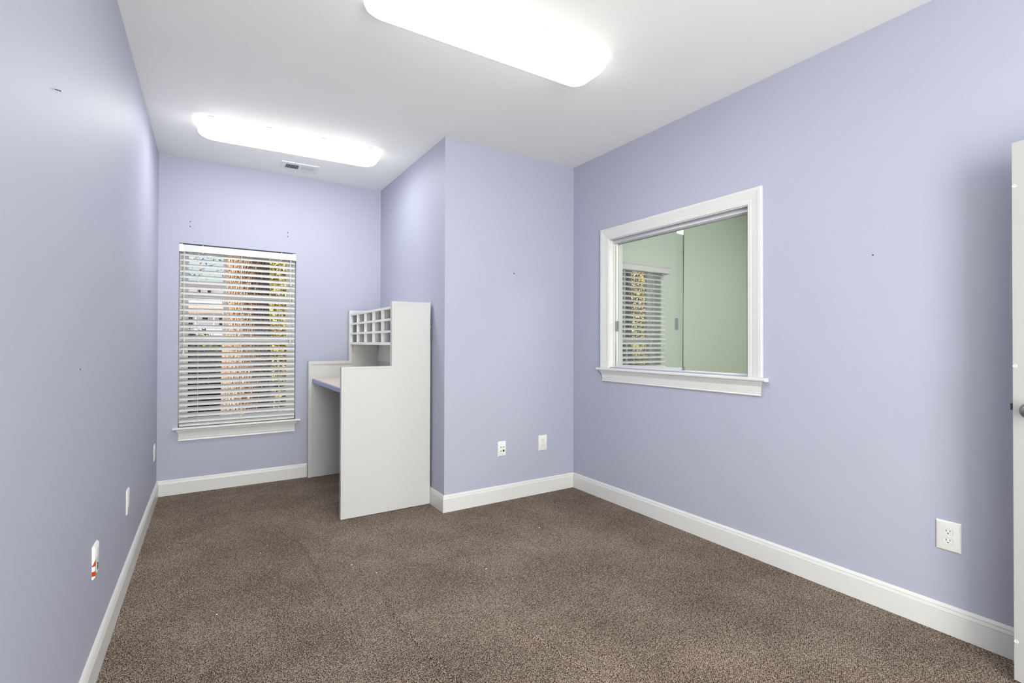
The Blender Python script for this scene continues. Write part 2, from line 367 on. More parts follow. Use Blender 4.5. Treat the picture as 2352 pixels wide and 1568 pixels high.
def outer_window(name, x0, x1, yw, z0, z1, mx_up, mx_low=None):
    root = struct_root(name, ((x0+x1)/2, yw, z0))
    d0, d1 = yw+.072, yw+.145; f = .022
    bm = bmesh.new()
    bx(bm, x0, x0+f, d0, d1, z0, z1, .002); bx(bm, x1-f, x1, d0, d1, z0, z1, .002); bx(bm, x0+f, x1-f, d0, d1, z1-f, z1, .002); bx(bm, x0+f, x1-f, d0, d1, z0, z0+f, .002)
    obj('window_frame', bm, 'vinyl', root)
    zm = 1.248; s = .042
    for nm, ya, yb, za, zb, vx in (('lower_sash', d0+.006, d0+.034, z0+f, zm+.018, mx_low), ('upper_sash', d0+.036, d0+.064, zm-.018, z1-f, mx_up)):
        bm = bmesh.new(); a, b = x0+f, x1-f
        bx(bm, a, a+s, ya, yb, za, zb, .003); bx(bm, b-s, b, ya, yb, za, zb, .003)
        bx(bm, a+s, b-s, ya, yb, za, za+(s if nm == 'lower_sash' else .034), .003); bx(bm, a+s, b-s, ya, yb, zb-.034, zb, .003)
        if vx: bx(bm, vx-.011, vx+.011, ya+.008, yb-.008, za+.03, zb-.03, .002)
        if nm == 'upper_sash': bx(bm, a+s, b-s, ya+.0085, yb-.0085, (za+zb)/2-.011, (za+zb)/2+.011, .002)
        sh = obj(nm, bm, 'vinyl', root)
        obj('glass_pane', box(a+s-.004, b-s+.004, (ya+yb)/2-.0015, (ya+yb)/2+.0015, za+.03, zb-.03), 'wglass', sh)
    for q in (.32, .68):
        bm = bmesh.new(); xx = x0+(x1-x0)*q; bx(bm, xx-.028, xx+.028, d0-.010, d0+.012, zm+.014, zm+.026, .003); lathe(bm, [(.011, 0), (.011, .008), (.008, .011)], lambda x, y, h: (xx+x, d0+.0+y, zm+.026+h), 14)
        obj('sash_lock', bm, 'vinyl', root)
    return root
def blind(name, label, x0, x1, yc, ztop, zbot, tilt, nsl, cords, tassels, valance=False, loc=None, sm='slat'):
    root = thing(name, label, 'blind', loc, world=True)
    bm = bmesh.new()
    hz = .056; bx(bm, x0, x1, yc-.030, yc+.028, ztop-hz, ztop, .002)
    obj('head_rail', bm, 'slat', root)
    if valance:
        bm = bmesh.new(); y0 = yc-.050; z0 = ztop-.062
        pr = [(0, z0), (-.006, z0), (-.010, z0+.006), (-.008, z0+.014), (-.006, z0+.018), (-.006, z0+.048), (-.012, z0+.056), (-.014, z0+.066), (-.012, z0+.072), (0, z0+.072)]
        prism(bm, pr, x0-.022, x1+.022, lambda u, v, w_: (w_, y0+u, v))
        for xx in (x0-.022, x1+.014): bx(bm, xx, xx+.008, y0, yc+.02, z0, z0+.07)
        o = obj('valance', bm, 'slat', root); auto_smooth(o, 20)
    bm = bmesh.new(); za = ztop-hz-.020; zb = zbot+.046; W_ = .050; T = .0026
    for i in range(nsl):
        zc = za+(zb-za)*i/(nsl-1); pts = []; K = 6
        for s_ in (1, -1):
            for k in (range(K+1) if s_ == 1 else range(K, -1, -1)):
                u = (k/K-.5)*W_; v = .0032*(1-(2*u/W_)**2)+s_*T/2
                a = tilt; pts.append((u*math.cos(a)-v*math.sin(a)*1, u*math.sin(a)+v*math.cos(a)))
        xx0 = x0+.003+random.uniform(-.0012, .0012)
        prism(bm, pts, xx0, x1-.003, lambda u, v, w_: (w_, yc+u, zc+v))
    o = obj('slats', bm, sm, root); auto_smooth(o, 40)
    bm = bmesh.new(); bx(bm, x0+.003, x1-.003, yc-.025, yc+.025, zbot, zbot+.018, .004); bx(bm, x0+.003, x1-.003, yc-.024, yc+.026, zbot+.020, zbot+.024, .001); obj('bottom_rail', bm, 'slat', root)
    for cx in cords:
        bm = bmesh.new()
        tube(bm, [(cx, yc-.0285, ztop-hz+.004), (cx, yc-.0275, zbot+.004)], .0011, 6)
        tube(bm, [(cx, yc+.0285, ztop-hz+.004), (cx, yc+.0275, zbot+.004)], .0011, 6)
        for i in range(nsl):
            zc = za+(zb-za)*i/(nsl-1)-.004
            tube(bm, [(cx, yc-.0275, zc-.0125), (cx, yc+.0275, zc+.0125)], .0007, 4)
        obj('ladder_cord', bm, 'cord', root)
    for tx, tz in tassels:
        bm = bmesh.new(); tube(bm, [(tx, yc-.034, ztop-hz+.002), (tx, yc-.034, tz+.02)], .0013, 6)
        c = obj('pull_cord', bm, 'cord', root)
        bm = bmesh.new(); lathe(bm, [(.003, .034), (.0045, .026), (.006, .012), (.0085, .002), (.0075, 0)], lambda x, y, h: (tx+x, yc-.034+y, tz-.012+h), 12); obj('tassel', bm, 'slat', c, True)
    return root
win = outer_window('window_1', WX0, WX1, Y1, WZ0, WZ1, .468)
stool_apron(win, WX0, WX1, Y1, .538, .036, .428)
b1 = blind('window_blind', 'white horizontal slat blind hanging in the lavender back wall window, trees showing between its slats', WX0+.004, WX1-.004, Y1+.034, 2.032, .5405, R(35), 31,
      (.272, .585, .885), ((.177, 1.248), (.171, 1.150), (.978, 1.752), (.972, 1.236)), loc=((WX0+WX1)/2, Y1+.03, .5405))
# brackets at both ends and the two cord clips over the rail
bm = bmesh.new(); bx(bm, WX0+.0005, WX0+.028, Y1+.001, Y1+.062, 1.974, 2.036, .001); obj('end_bracket', bm, 'vinyl', b1)
bm = bmesh.new(); bx(bm, WX1-.028, WX1-.0005, Y1+.001, Y1+.062, 1.974, 2.036, .001); obj('end_bracket', bm, 'vinyl', b1)
for cx in (.302, .902): obj('valance_clip', box(cx-.003, cx+.003, Y1+.001, Y1+.060, 1.970, 2.038, bev=.0008), 'vinyl', b1)
win3 = outer_window('window_3', GX0, GX1, YG, .538, 1.98, 3.66, 3.66)
stool_apron(win3, GX0, GX1, YG, .538, .036, .428)
blind('window_blind', 'white slat blind with moulded valance in the green room, seen through the sliding window', 3.165, 4.035, YG-.034, 1.950, .545, R(24), 31,
      (3.40, 3.60, 3.82), ((3.985, 1.17),), valance=True, loc=(3.6, YG-.03, .545), sm='lamw')

# ------------------------------------------------------------------ sliding window in the right wall
sw = struct_root('window_2', (X3, (SY0+SY1)/2, SZ0))
CP = [(0, 0), (.002, .0), (.0095, .002), (.0105, .006), (.0095, .010), (.011, .012), (.0125, .022), (.0115, .026), (.0125, .028), (.0145, .050), (.0185, .068), (.0195, .071), (.0185, .073), (.0195, .076), (.0195, .086), (.017, .0885), (0, .0885)]
def casing_side(y_in, sgn, z0, ztop):
    bm = bmesh.new(); n = len(CP)
    A = [bm.verts.new((X3-d, y_in+sgn*u, z0)) for d, u in CP]; B = [bm.verts.new((X3-d, y_in+sgn*u, ztop+u)) for d, u in CP]
    for i in range(n): bm.faces.new((A[i], A[(i+1) % n], B[(i+1) % n], B[i]))
    bm.faces.new(A); bm.faces.new(B[::-1]); return bm
ztop = 2.045; yA, yB = 1.674, 2.830
for y_in, s_ in ((yA, -1), (yB, 1)):
    o = obj('window_casing', casing_side(y_in, s_, 1.036, ztop), 'trim', sw); auto_smooth(o, 22)
bm = bmesh.new(); n = len(CP)
A = [bm.verts.new((X3-d, yA-u, ztop+u)) for d, u in CP]; B = [bm.verts.new((X3-d, yB+u, ztop+u)) for d, u in CP]
for i in range(n): bm.faces.new((A[i], A[(i+1) % n], B[(i+1) % n], B[i]))
bm.faces.new(A); bm.faces.new(B[::-1]); o = obj('window_casing', bm, 'trim', sw); auto_smooth(o, 22)
# jamb liner with steps
bm = bmesh.new(); JX0, JX1 = X3-.001, XG0+.001
bx(bm, JX0, JX1, yA-.005, yA+.004, 1.02, ztop, .001); bx(bm, JX0, JX1, yB-.004, yB+.005, 1.02, ztop, .001); bx(bm, JX0, JX1, yA, yB, ztop-.004, ztop+.005, .001)
bx(bm, X3+.036, JX1, yB-.016, yB-.003, 1.03, ztop-.004, .001); bx(bm, X3+.036, JX1, yA+.003, yA+.016, 1.03, ztop-.004, .001)
obj('window_jamb', bm, 'trim', sw)
bm = bmesh.new()                                      # upper track: two grooves
bx(bm, X3+.030, X3+.034, yA+.004, yB-.004, 2.016, ztop-.004); bx(bm, X3+.040, X3+.044, yA+.004, yB-.004, 2.010, ztop-.004, .0008); bx(bm, X3+.058, X3+.062, yA+.004, yB-.004, 2.010, ztop-.004, .0008); bx(bm, X3+.076, X3+.080, yA+.004, yB-.004, 2.010, ztop-.004, .0008)
bx(bm, X3+.040, X3+.080, yA+.004, yB-.004, ztop-.008, ztop-.0045)
obj('upper_track', bm, 'track', sw)
bm = bmesh.new()
bx(bm, X3+.040, X3+.080, yA+.004, yB-.004, 1.040, 1.044); 
for xx in (.040, .058, .076): bx(bm, X3+xx, X3+xx+.003, yA+.004, yB-.004, 1.044, 1.050, .0006)
obj('lower_track', bm, 'vinyl', sw)
bm = bmesh.new(); bx(bm, X3+.048, X3+.074, yB-.019, yB-.0165, 1.050, 2.012); obj('side_groove', bm, 'groove', sw)  # dark strip stands in for the shaded groove beside the pane
# stool and apron
bm = bmesh.new()
pr = [(0, 1.017), (-.028, 1.017), (-.037, 1.019), (-.040, 1.024), (-.041, 1.030), (-.039, 1.036), (-.034, 1.039), (0, 1.039)]
prism(bm, pr, 1.555, 2.948, lambda u, v, w_: (X3+u, w_, v)); bx(bm, X3, XG0+.02, yA-.003, yB+.003, 1.019, 1.040)
o = obj('window_sill', bm, 'trim', sw); auto_smooth(o, 50)
bm = bmesh.new(); zb = .932; z1 = 1.017
pr = [(0, zb), (-.010, zb), (-.0135, zb+.004), (-.012, zb+.008), (-.0095, zb+.012), (-.011, zb+.014), (-.0115, zb+.022), (-.0095, zb+.024), (-.011, zb+.027), (-.013, zb+.055), (-.020, zb+.070), (-.026, zb+.078), (-.028, z1), (0, z1)]
prism(bm, pr, 1.602, 2.892, lambda u, v, w_: (X3+u, w_+(u if w_ == 1.602 else -u), v)); o = obj('window_apron', bm, 'trim', sw); auto_smooth(o, 20)
# panes
def pane(y0, y1, xc, z0, z1, tilt=0.0):
    bm = bmesh.new(); fs = bx(bm, -.003, .003, y0, y1, 0, z1-z0)
    for f in bm.faces:
        f.normal_update()
        if abs(f.normal.x) < .5: f.material_index = 1
    bmesh.ops.rotate(bm, verts=bm.verts[:], cent=(0, 0, 0), matrix=Matrix.Rotation(tilt, 3, 'Y'))
    bmesh.ops.translate(bm, verts=bm.verts[:], vec=(xc, 0, z0))
    return obj('sliding_pane', bm, ['glass', 'gedge'], sw)
PY0 = 2.176
TL = R(.85)
p1 = pane(PY0, yB-.022, X3+.047, 1.058, 2.018, TL)
p2 = pane(PY0+.012, yB-.020, X3+.068, 1.045, 2.018, 0)
bm = bmesh.new(); bx(bm, X3+.0462, X3+.0578, PY0, yB-.022, 1.046, 1.066, .001); obj('pane_rail', bm, 'vinyl', p1)
bm = bmesh.new(); bx(bm, X3+.0470, X3+.0575, yB-.0195, yB-.034, 1.047, 2.014, .0008); obj('pane_stile', bm, 'vinyl', p1)
bm = bmesh.new(); bx(bm, X3+.044, X3+.060, PY0-.007, PY0+.003, 1.041, 1.070, .002); bx(bm, X3+.046, X3+.050, PY0-.010, PY0-.005, 1.044, 1.062); bx(bm, X3+.053, X3+.057, PY0-.010, PY0-.005, 1.050, 1.074); obj('guide_clip', bm, 'grey', p1)
for yy, dy in ((PY0+.045, 0), (yB-.045, 0)):
    bm = bmesh.new(); zc = 1.365; xx = X3+.040
    bx(bm, xx+.002, xx+.004, yy-.010, yy+.010, zc-.038, zc+.038); 
    bx(bm, xx-.002, xx+.004, yy-.013, yy-.010, zc-.040, zc+.040, .0006); bx(bm, xx-.002, xx+.004, yy+.010, yy+.013, zc-.040, zc+.040, .0006)
    bx(bm, xx-.002, xx+.004, yy-.010, yy+.010, zc-.040, zc-.037); bx(bm, xx-.002, xx+.004, yy-.010, yy+.010, zc+.037, zc+.040)
    obj('finger_pull', bm, 'grey', p1)

# ------------------------------------------------------------------ ceiling lamps
def rrect(lx, ly, r, n=8):
    pts = []
    for cx, cy, a0 in ((lx-r, ly-r, 0), (-lx+r, ly-r, 90), (-lx+r, -ly+r, 180), (lx-r, -ly+r, 270)):
        for k in range(n+1):
            a = R(a0+90*k/n); pts.append((cx+r*math.cos(a), cy+r*math.sin(a)))
    return pts
def make_lamp(label, loc, rot, m='diff'):
    t = thing('ceiling_lamp', label, 'ceiling light', loc, rot)
    bm = bmesh.new(); bmesh_ = rrect(.590, .112, .05); prism(bm, bmesh_, -.014, 0.0, lambda u, v, z: (u, v, z)); obj('lamp_pan', bm, 'pan', t)
    bm = bmesh.new(); rings = []
    LV = [(.606, .128, .055, -.014), (.614, .136, .062, -.018), (.616, .138, .064, -.034), (.610, .133, .066, -.052), (.598, .122, .070, -.066), (.580, .104, .070, -.078), (.555, .080, .062, -.085), (.500, .04, .03, -.088)]
    for lx, ly, r, z in LV: rings.append([bm.verts.new((x, y, z)) for x, y in rrect(lx, ly, r)])
    n = len(rings[0])
    for a, b in zip(rings, rings[1:]):
        for k in range(n): bm.faces.new((a[k], a[(k+1) % n], b[(k+1) % n], b[k])).material_index = 1 if rings.index(a) < 3 else 0
    bm.faces.new(rings[-1]); bm.faces.new(rings[0][::-1]).material_index = 1
    obj('lamp_diffuser', bm, [m, 'diffrim'], t, True)
    for x in (-.53, -.18, .18, .53):
        for s_ in (-1, 1):
            obj('clip', box(x-.022, x+.022, s_*.121-.010, s_*.121+.010, -.0138, -.002, bev=.002), 'pan', t)
    return t
make_lamp('white wraparound ceiling light over the alcove, the farther of the two beside the air vent', (.878, 3.925, CE), R(-2.9))
make_lamp('bright white wraparound ceiling light in the foreground, cut by the top of the photo', (1.500, 2.025, CE), R(-.8), 'diff2')
gl = make_lamp('unseen ceiling light added to light the green room behind the sliding window', (4.3, 1.2, CE), 0, 'gdiff')
# ------------------------------------------------------------------ ceiling vent
vt = thing('air_vent', 'small white louvred air register on the ceiling next to the alcove light', 'air vent', (1.003, 4.535, CE), R(-1.5))
bm = bmesh.new(); lx, ly = .148, .102; ix, iy = .112, .056
for a in ((-lx, -ix, -ly, ly), (ix, lx, -ly, ly), (-ix, ix, -ly, -iy), (-ix, ix, iy, ly), (-.009, .009, -iy, iy)): bx(bm, a[0], a[1], a[2], a[3], -.007, 0)
obj('vent_frame', bm, 'pan', vt)
obj('duct_shade', box(-ix, ix, -iy, iy, -.0012, 0), 'dark', vt)  # flat black plate painted for the shaded duct inside, no opening cut
for bank, (xa, xb, t_) in enumerate(((-ix, -.009, .95), (.009, ix, -.22))):
    bm = bmesh.new(); n = 10
    for i in range(n):
        xc = xa+(xb-xa)*(i+.5)/n; hw = .0034 if bank == 0 else .0043; th = .0007
        cc, ss = math.cos(t_), math.sin(t_)
        pts = [(xc+hw*cc*a-th*ss*b*0, -.0048+hw*ss*a*.8+th*b) for a, b in ((-1, -1), (1, -1), (1, 1), (-1, 1))]
        prism(bm, pts, -iy, iy, lambda u, v, w_: (u, w_, max(v, -.0068)))
    obj('louvre_bank', bm, 'pan', vt)
for sx in (-1, 1):
    bm = bmesh.new(); lathe(bm, [(.0045, -.0068), (.0045, -.0078), (.003, -.0086)], lambda x, y, h: (sx*.130+x, y, h), 12); obj('screw', bm, 'pan', vt)
obj('vent_lever', box(-.122, -.118, .000, .004, -.013, -.007), 'grey', vt)

# ------------------------------------------------------------------ desk unit with pigeonholes
DX, DB = 1.1205, 1.779; DYn0, DYn1 = 3.497, 3.536; DYf0, DYf1 = 4.745, 4.784
ZS, ZT, XS = 1.061, 1.538, 1.479
dk = thing('desk_unit', 'tall white stepped reception desk with pigeonholes and countertop standing in the alcove', 'desk', (1.45, 4.1, 0), world=True)
OUT = [(DX, .004), (DB, .004), (DB, ZT), (XS, ZT), (XS, ZS), (DX, ZS)]
def inset(e): return [(DX+e, .0), (DB-.0, .0), (DB, ZT-e), (XS+e, ZT-e), (XS+e, ZS-e), (DX+e, ZS-e)]
def side(y0, y1, band_face):
    """stepped end panel: core board with a solid lipping round its exposed edges"""
    e = .016
    bm = bmesh.new(); prism(bm, [(DX+e, .004), (DB, .004), (DB, ZT-e), (XS+e, ZT-e), (XS+e, ZS-e), (DX+e, ZS-e)], y0+.0006, y1-.0006, lambda u, v, w_: (u, w_, v))
    core = obj('side_panel', bm, 'lam', dk)
    return core
def lipping(core, y0, y1, e):
    bm = bmesh.new()
    o_ = [(DX, .004), (DX, ZS), (XS, ZS), (XS, ZT), (DB, ZT)]; i_ = [(DX+e, .004), (DX+e, ZS-e), (XS+e, ZS-e), (XS+e, ZT-e), (DB, ZT-e)]
    for k in range(4):
        q = [o_[k], o_[k+1], i_[k+1], i_[k]]; prism(bm, q, y0, y1, lambda u, v, w_: (u, w_, v))
    bmesh.ops.remove_doubles(bm, verts=bm.verts[:], dist=1e-5)
    obj('edge_lipping', bm, 'lam', core)
c = side(DYn0, DYn1, 0); lipping(c, DYn0, DYn1, .0155)
c2 = side(DYf0, DYf1, 0); lipping(c2, DYf0-.007, DYf1, .028)
# foot wedge under the near panel
obj('foot', box(DX+.004, DX+.04, DYn0+.004, DYn1-.004, 0, .0045), 'dark', dk)
# countertop
bm = bmesh.new(); bx(bm, 1.160, DB-.022, DYn1, DYf0-.001, .862, .902)
ct = obj('countertop', bm, 'counter', dk)
bm = bmesh.new(); prism(bm, [(1.160, .862), (1.1545, .864), (1.1525, .870), (1.1525, .894), (1.1545, .9), (1.160, .9022)], DYn1, DYf0-.001, lambda u, v, w_: (u, w_, v)); obj('counter_edge', bm, 'cedge', ct)
# back boards (leave an uneven gap to the wall)
obj('back_panel', box(DB-.022, DB-.006, DYn1, DYf0, .002, 1.052, bev=.001), 'lam', dk)
obj('hutch_back', box(DB-.026, DB-.010, DYn1, DYf0, 1.0532, 1.50, bev=.001), 'lami', dk)
bm = bmesh.new(); bx(bm, DB, DB+.0035, DYn0+.006, DYn0+.030, .01, 1.235); bx(bm, DB, DB+.006, DYn0+.006, DYn0+.012, 1.352, 1.358); bx(bm, DB-.004, DB, DYn0+.002, DYn0+.010, ZT, ZT+.008); obj('loose_edging', bm, 'trim', dk)
obj('support_cleat', box(1.20, DB-.03, DYf0-.018, DYf0, .815, .861, bev=.001), 'lam', dk)
obj('support_cleat', box(1.515, DB-.034, DYf0-.019, DYf0, 1.150, 1.212, bev=.001), 'lam', dk)
obj('support_cleat', box(1.20, DB-.03, DYn1, DYn1+.018, .815, .861, bev=.001), 'lam', dk)
# pigeonhole cabinet
XF = 1.487; ZL = [(1.213, 1.236), (1.307, 1.325), (1.397, 1.415), (1.485, 1.503)]
hut = obj('pigeonhole_cabinet', box(XF+.026, DB-.026, DYn1+.0005, DYf0-.0005, 1.213, 1.229), 'lami', dk)
for k, (a, b) in enumerate(ZL):
    if k: obj('shelf', box(XF+.026, DB-.026, DYn1+.0005, DYf0-.0005, (a+b)/2-.006, (a+b)/2+.006), 'lami', hut)
    obj('shelf_lipping', box(XF, XF+.0255, DYn1+.0005, DYf0-.0005, a, b, bev=.001), 'lamw', hut)
ys = [DYn1+(DYf0-DYn1)*i/5 for i in range(6)]
for i in range(1, 5):
    yc = ys[i]+random.uniform(-.004, .004)
    obj('divider', box(XF+.028, DB-.026, yc-.006, yc+.006, 1.229, 1.491), 'lami', hut)
    bm = bmesh.new()
    for k in range(3): bx(bm, XF+.0015, XF+.0255, yc-.009, yc+.009, ZL[k][1], ZL[k+1][0])
    obj('divider_lipping', bm, 'lamw', hut)
for i in range(1, 5):
    for k in range(3):
        if (i, k) in ((1, 0), (2, 0), (2, 1), (4, 5)): continue
        bm = bmesh.new(); yc = ys[i]; bx(bm, XF+.0255, XF+.0295, yc-.0098, yc-.006, ZL[k][1], ZL[k+1][0]); obj('raw_edge', bm, 'seam', hut)
obj('end_lipping', box(XF+.0015, XF+.0255, DYf0-.012, DYf0-.0005, 1.236, 1.485), 'lamw', hut)
for zz in (1.448, 1.272):
    bm = bmesh.new(); lathe(bm, [(.0045, 0), (.0045, .001), (.003, .0012)], lambda x, y, h: (1.60+x, DYf0-h-.0003, zz+y), 10); obj('screw_hole', bm, 'dark', hut)

# ------------------------------------------------------------------ wall plates (local frame: plate in XZ, facing -Y)
def plate_base(t, w_, h_, d=.0065):
    bm = bmesh.new(); r = rrect(w_/2, h_/2, .003, 3); r2 = rrect(w_/2-.006, h_/2-.006, .002, 3)
    A = [bm.verts.new((x, 0, z)) for x, z in r]; B = [bm.verts.new((x, -.0025, z)) for x, z in r]; C_ = [bm.verts.new((x, -d, z)) for x, z in r2]; n = len(r)
    for a, b in ((A, B), (B, C_)):
        for k in range(n): bm.faces.new((a[k], a[(k+1) % n], b[(k+1) % n], b[k]))
    bm.faces.new(C_); bm.faces.new(A[::-1]); o = obj('cover_plate', bm, 'plate', t); auto_smooth(o, 60); return d
def duplex(t, d):
    for s_ in (1, -1):
        zc = s_*.0195; pts = []
        for k in range(40):
            a = 2*PI*k/40; x = .0174*math.cos(a); z = max(-.0135, min(.0135, .0174*math.sin(a))); pts.append((x, z))
        bm = bmesh.new(); prism(bm, pts, -d-.0012, -d+.002, lambda u, v, w_: (u, w_, v+zc))
        fc = obj('receptacle', bm, 'recep', t)
        bm = bmesh.new(); prism(bm, [(x*1.035, z*1.04) for x, z in pts], -d-.0003, -d+.001, lambda u, v, w_: (u, w_, v+zc)); obj('gap_line', bm, 'grey', fc)
        bm = bmesh.new(); e = -d-.0012
        bx(bm, -.0075, -.0052, e-.0003, e+.001, zc-.0005, zc+.0085); bx(bm, .0055, .0075, e-.0003, e+.001, zc+.0005, zc+.0080)
        prism(bm, [(-.0026, 0), (.0026, 0), (.0026, -.0022), (.0012, -.0044), (-.0012, -.0044), (-.0026, -.0022)], e-.0003, e+.001, lambda u, v, w_: (u, w_, v+zc-.0045)); obj('socket_slots', bm, 'dark', fc)
    bm = bmesh.new(); lathe(bm, [(.003, -d+.0005), (.003, -d-.0008), (.002, -d-.0012)], lambda x, y, h: (x, h, y), 14); obj('screw', bm, 'recep', t)
def outlet(label, loc, rot, w_=.085, h_=.127, grp=None):
    t = thing('wall_outlet', label, 'outlet', loc, rot, grp); d = plate_base(t, w_, h_); duplex(t, d); return t
RW = R(-90)      # right wall: facing -X
outlet('white duplex outlet low on the right wall close to the open door', (X3, .769, .4145), RW)
outlet('white duplex outlet low on the alcove wall near the room corner', (2.680, Y2, .4105), 0)
jk = thing('jack_plate', 'white four-port phone and data plate with one black port, left of the corner outlet', 'wall plate', (2.2865, Y2, .4065), 0)
d = plate_base(jk, .073, .116)
for jx, jz, m_ in ((-.012, .014, 0), (.0125, .014, 0), (-.012, -.0155, 0), (.0125, -.0155, 1)):
    if m_: obj('port', box(jx-.0075, jx+.0075, -d-.0006, -d+.001, jz-.0075, jz+.0075), 'dark', jk)
    else:
        pf = obj('port', box(jx-.0082, jx+.0082, -d-.0008, -d+.001, jz-.0082, jz+.0082, bev=.0003), 'recep', jk)
        bm = bmesh.new(); prism(bm, [(jx-.0055, jz-.005), (jx+.002, jz-.005), (jx+.0055, jz+.001), (jx+.0055, jz+.003), (jx-.002, jz+.003)], -d-.0011, -d-.0006, lambda u, v, w_: (u, w_, v)); obj('port_opening', bm, 'dark', pf)
for zz in (.042, -.042):
    bm = bmesh.new(); lathe(bm, [(.003, -d+.0005), (.003, -d-.0006)], lambda x, y, h: (x, h, y+zz), 12); obj('screw', bm, 'recep', jk)
LW = R(90)+math.atan(.0103)*-1
outlet('white duplex outlet on the left wall, middle one of its three plates', (xl(3.185), 3.185, .415), LW, .080, .127)
t = thing('wall_outlet', 'white outlet plate on the left wall with orange stickers on its lower half', 'outlet', (xl(2.345), 2.345, .4325), LW); d = plate_base(t, .085, .119, .009)
for zc, c_ in ((.028, 'recep'), (-.028, 'recep')):
    bm = bmesh.new(); bx(bm, -.012, .012, -d-.001, -d+.001, zc-.016, zc+.016, .001); obj('socket_face', bm, c_, t)
XS_ = [(-.0432, 0), (-.0432, -.0026), (-.0366, -.0096), (-.0330, -.0096), (-.0330, -.0085), (-.0360, -.0085), (-.0420, -.0022), (-.0420, 0)]
for za_, zt_ in ((-.0105, (-.006, -.006, .012, .012, .012, .012, -.006, -.006)), (-.046, (-.029,)*8)):
    bm = bmesh.new(); A = [bm.verts.new((x, y, za_)) for x, y in XS_]; B = [bm.verts.new((x, y, z)) for (x, y), z in zip(XS_, zt_)]
    for k in range(8): bm.faces.new((A[k], A[(k+1) % 8], B[(k+1) % 8], B[k]))
    for q in ((0, 1, 6, 7), (1, 2, 5, 6), (2, 3, 4, 5)): bm.faces.new([A[k] for k in q]); bm.faces.new([B[k] for k in q])
    obj('orange_sticker', bm, 'orange', t)
obj('data_jack', box(-.008, .004, -d-.0022, -d, -.034, -.012), 'navy', t)
t = thing('jack_plate', 'small white plate on the left wall nearest the back corner', 'wall plate', (xl(4.60), 4.60, .392), LW); d = plate_base(t, .085, .122)
obj('port', box(-.006, .006, -d-.0008, -d+.001, -.007, .007), 'grey', t)
# nail
nb = bmesh.new(); y, z = 1.7632, 1.9125
tube(nb, [(xl(y)-.004, y-.002, z+.001), (xl(y)+.012, y, z-.001)], .0017, 8); lathe(nb, [(.0034, 0), (.0034, .001)], lambda a, b, h: (xl(y)+.012+h, y+a, z-.001+b), 12)
tag(obj('nail', nb, 'latch'), 'dark nail sticking out high on the left wall', 'nail')

# ------------------------------------------------------------------ door, swung open against the right wall
ang = R(9); HL = Vector((2.812-.80*math.sin(ang), .531-.80*math.cos(ang), 0)); 
dr = thing('door_1', None, None, HL, -ang); dr['kind'] = 'structure'
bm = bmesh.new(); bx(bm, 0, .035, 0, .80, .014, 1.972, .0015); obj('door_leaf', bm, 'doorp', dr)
obj('latch_bolt', box(.010, .024, .7995, .8105, .993, 1.017, bev=.001), 'latch', dr)
bm = bmesh.new(); zk = 1.000; yk = .735
lathe(bm, [(.033, 0), (.033, -.006), (.028, -.010), (.013, -.012), (.011, -.030), (.020, -.036), (.027, -.046), (.0275, -.056), (.022, -.064), (.010, -.068)], lambda a, b, h: (h, yk+a, zk+b), 28)
obj('door_knob', bm, 'knob', dr, True)
for zc in (1.812, 1.155, .155):
    bm = bmesh.new(); lathe(bm, [(.0062, .0005), (.0062, -.0020), (.0045, -.0026), (.0045, -.0012), (.001, -.0010)], lambda a, b, h: (h, .793+a, zc+b), 18); obj('bumper_pad', bm, 'recep', dr, True)
for zc in (.2, 1.0, 1.78):
    bm = bmesh.new(); tube(bm, [(-.002, -.004, zc-.045), (-.002, -.004, zc+.045)], .006, 10); obj('hinge', bm, 'knob', dr)

# ------------------------------------------------------------------ lint on the carpet
for i, (x, y, s_) in enumerate(((1.0117, 2.7653, .004), (.3685, 2.587, .0035), (.645, 3.30, .003), (.60, 3.20, .003), (1.10, 2.60, .003), (2.21, 2.66, .005), (1.62, 2.33, .004))):
    bm = bmesh.new(); bmesh.ops.create_icosphere(bm, subdivisions=2, radius=s_)
    for v in bm.verts: v.co = Vector((v.co.x*1.5, v.co.y*.8, v.co.z*.5))*(1+random.uniform(-.15, .15))
    o = obj('lint', bm, 'lint', None, True); o.location = (x, y, .003+crease(x, y)); o.rotation_euler = (0, 0, random.random()*3)
    tag(o, 'tiny pale fleck of lint lying on the brown carpet', 'lint', 'flecks of lint on the carpet')

# ------------------------------------------------------------------ outdoors
def ground(x, y): return -.32+max(0, y-9)*.055+.03*math.sin(x*1.7)*math.cos(y*1.3)
g = grid(-35, 45, 3.36, 80, 60, 60, ground); struct('ground', g, 'mulch', True)
def leaves(bm, c, rx, ry, rz, n, s, shell=.35, zmin=None):
    for _ in range(n):
        while True:
            v = Vector((random.uniform(-1, 1), random.uniform(-1, 1), random.uniform(-1, 1)))
            if shell*shell < v.length_squared < 1 and (v.z*v.z < .55 or random.random() < .8): break
        k = 1+.22*math.sin(v.x*7+v.z*5)*math.sin(v.y*6-v.z*4)
        p = Vector((c[0]+v.x*rx*k, c[1]+v.y*ry*k, c[2]+v.z*rz*k))
        if zmin is not None and p.z < zmin: p.z = zmin+random.random()*.1
        a = Vector((random.gauss(0, 1), random.gauss(0, 1), random.gauss(0, .6))).normalized(); b = a.orthogonal().normalized(); b.rotate(Matrix.Rotation(random.random()*6.28, 3, a))
        q = a.cross(b); ss = s*random.uniform(.6, 1.3)
        vs = [bm.verts.new(p-b*ss), bm.verts.new(p+q*ss*.45+a*ss*.12), bm.verts.new(p+b*ss), bm.verts.new(p-q*ss*.45+a*ss*.12)]
        bm.faces.new((vs[0], vs[1], vs[2])); bm.faces.new((vs[0], vs[2], vs[3]))
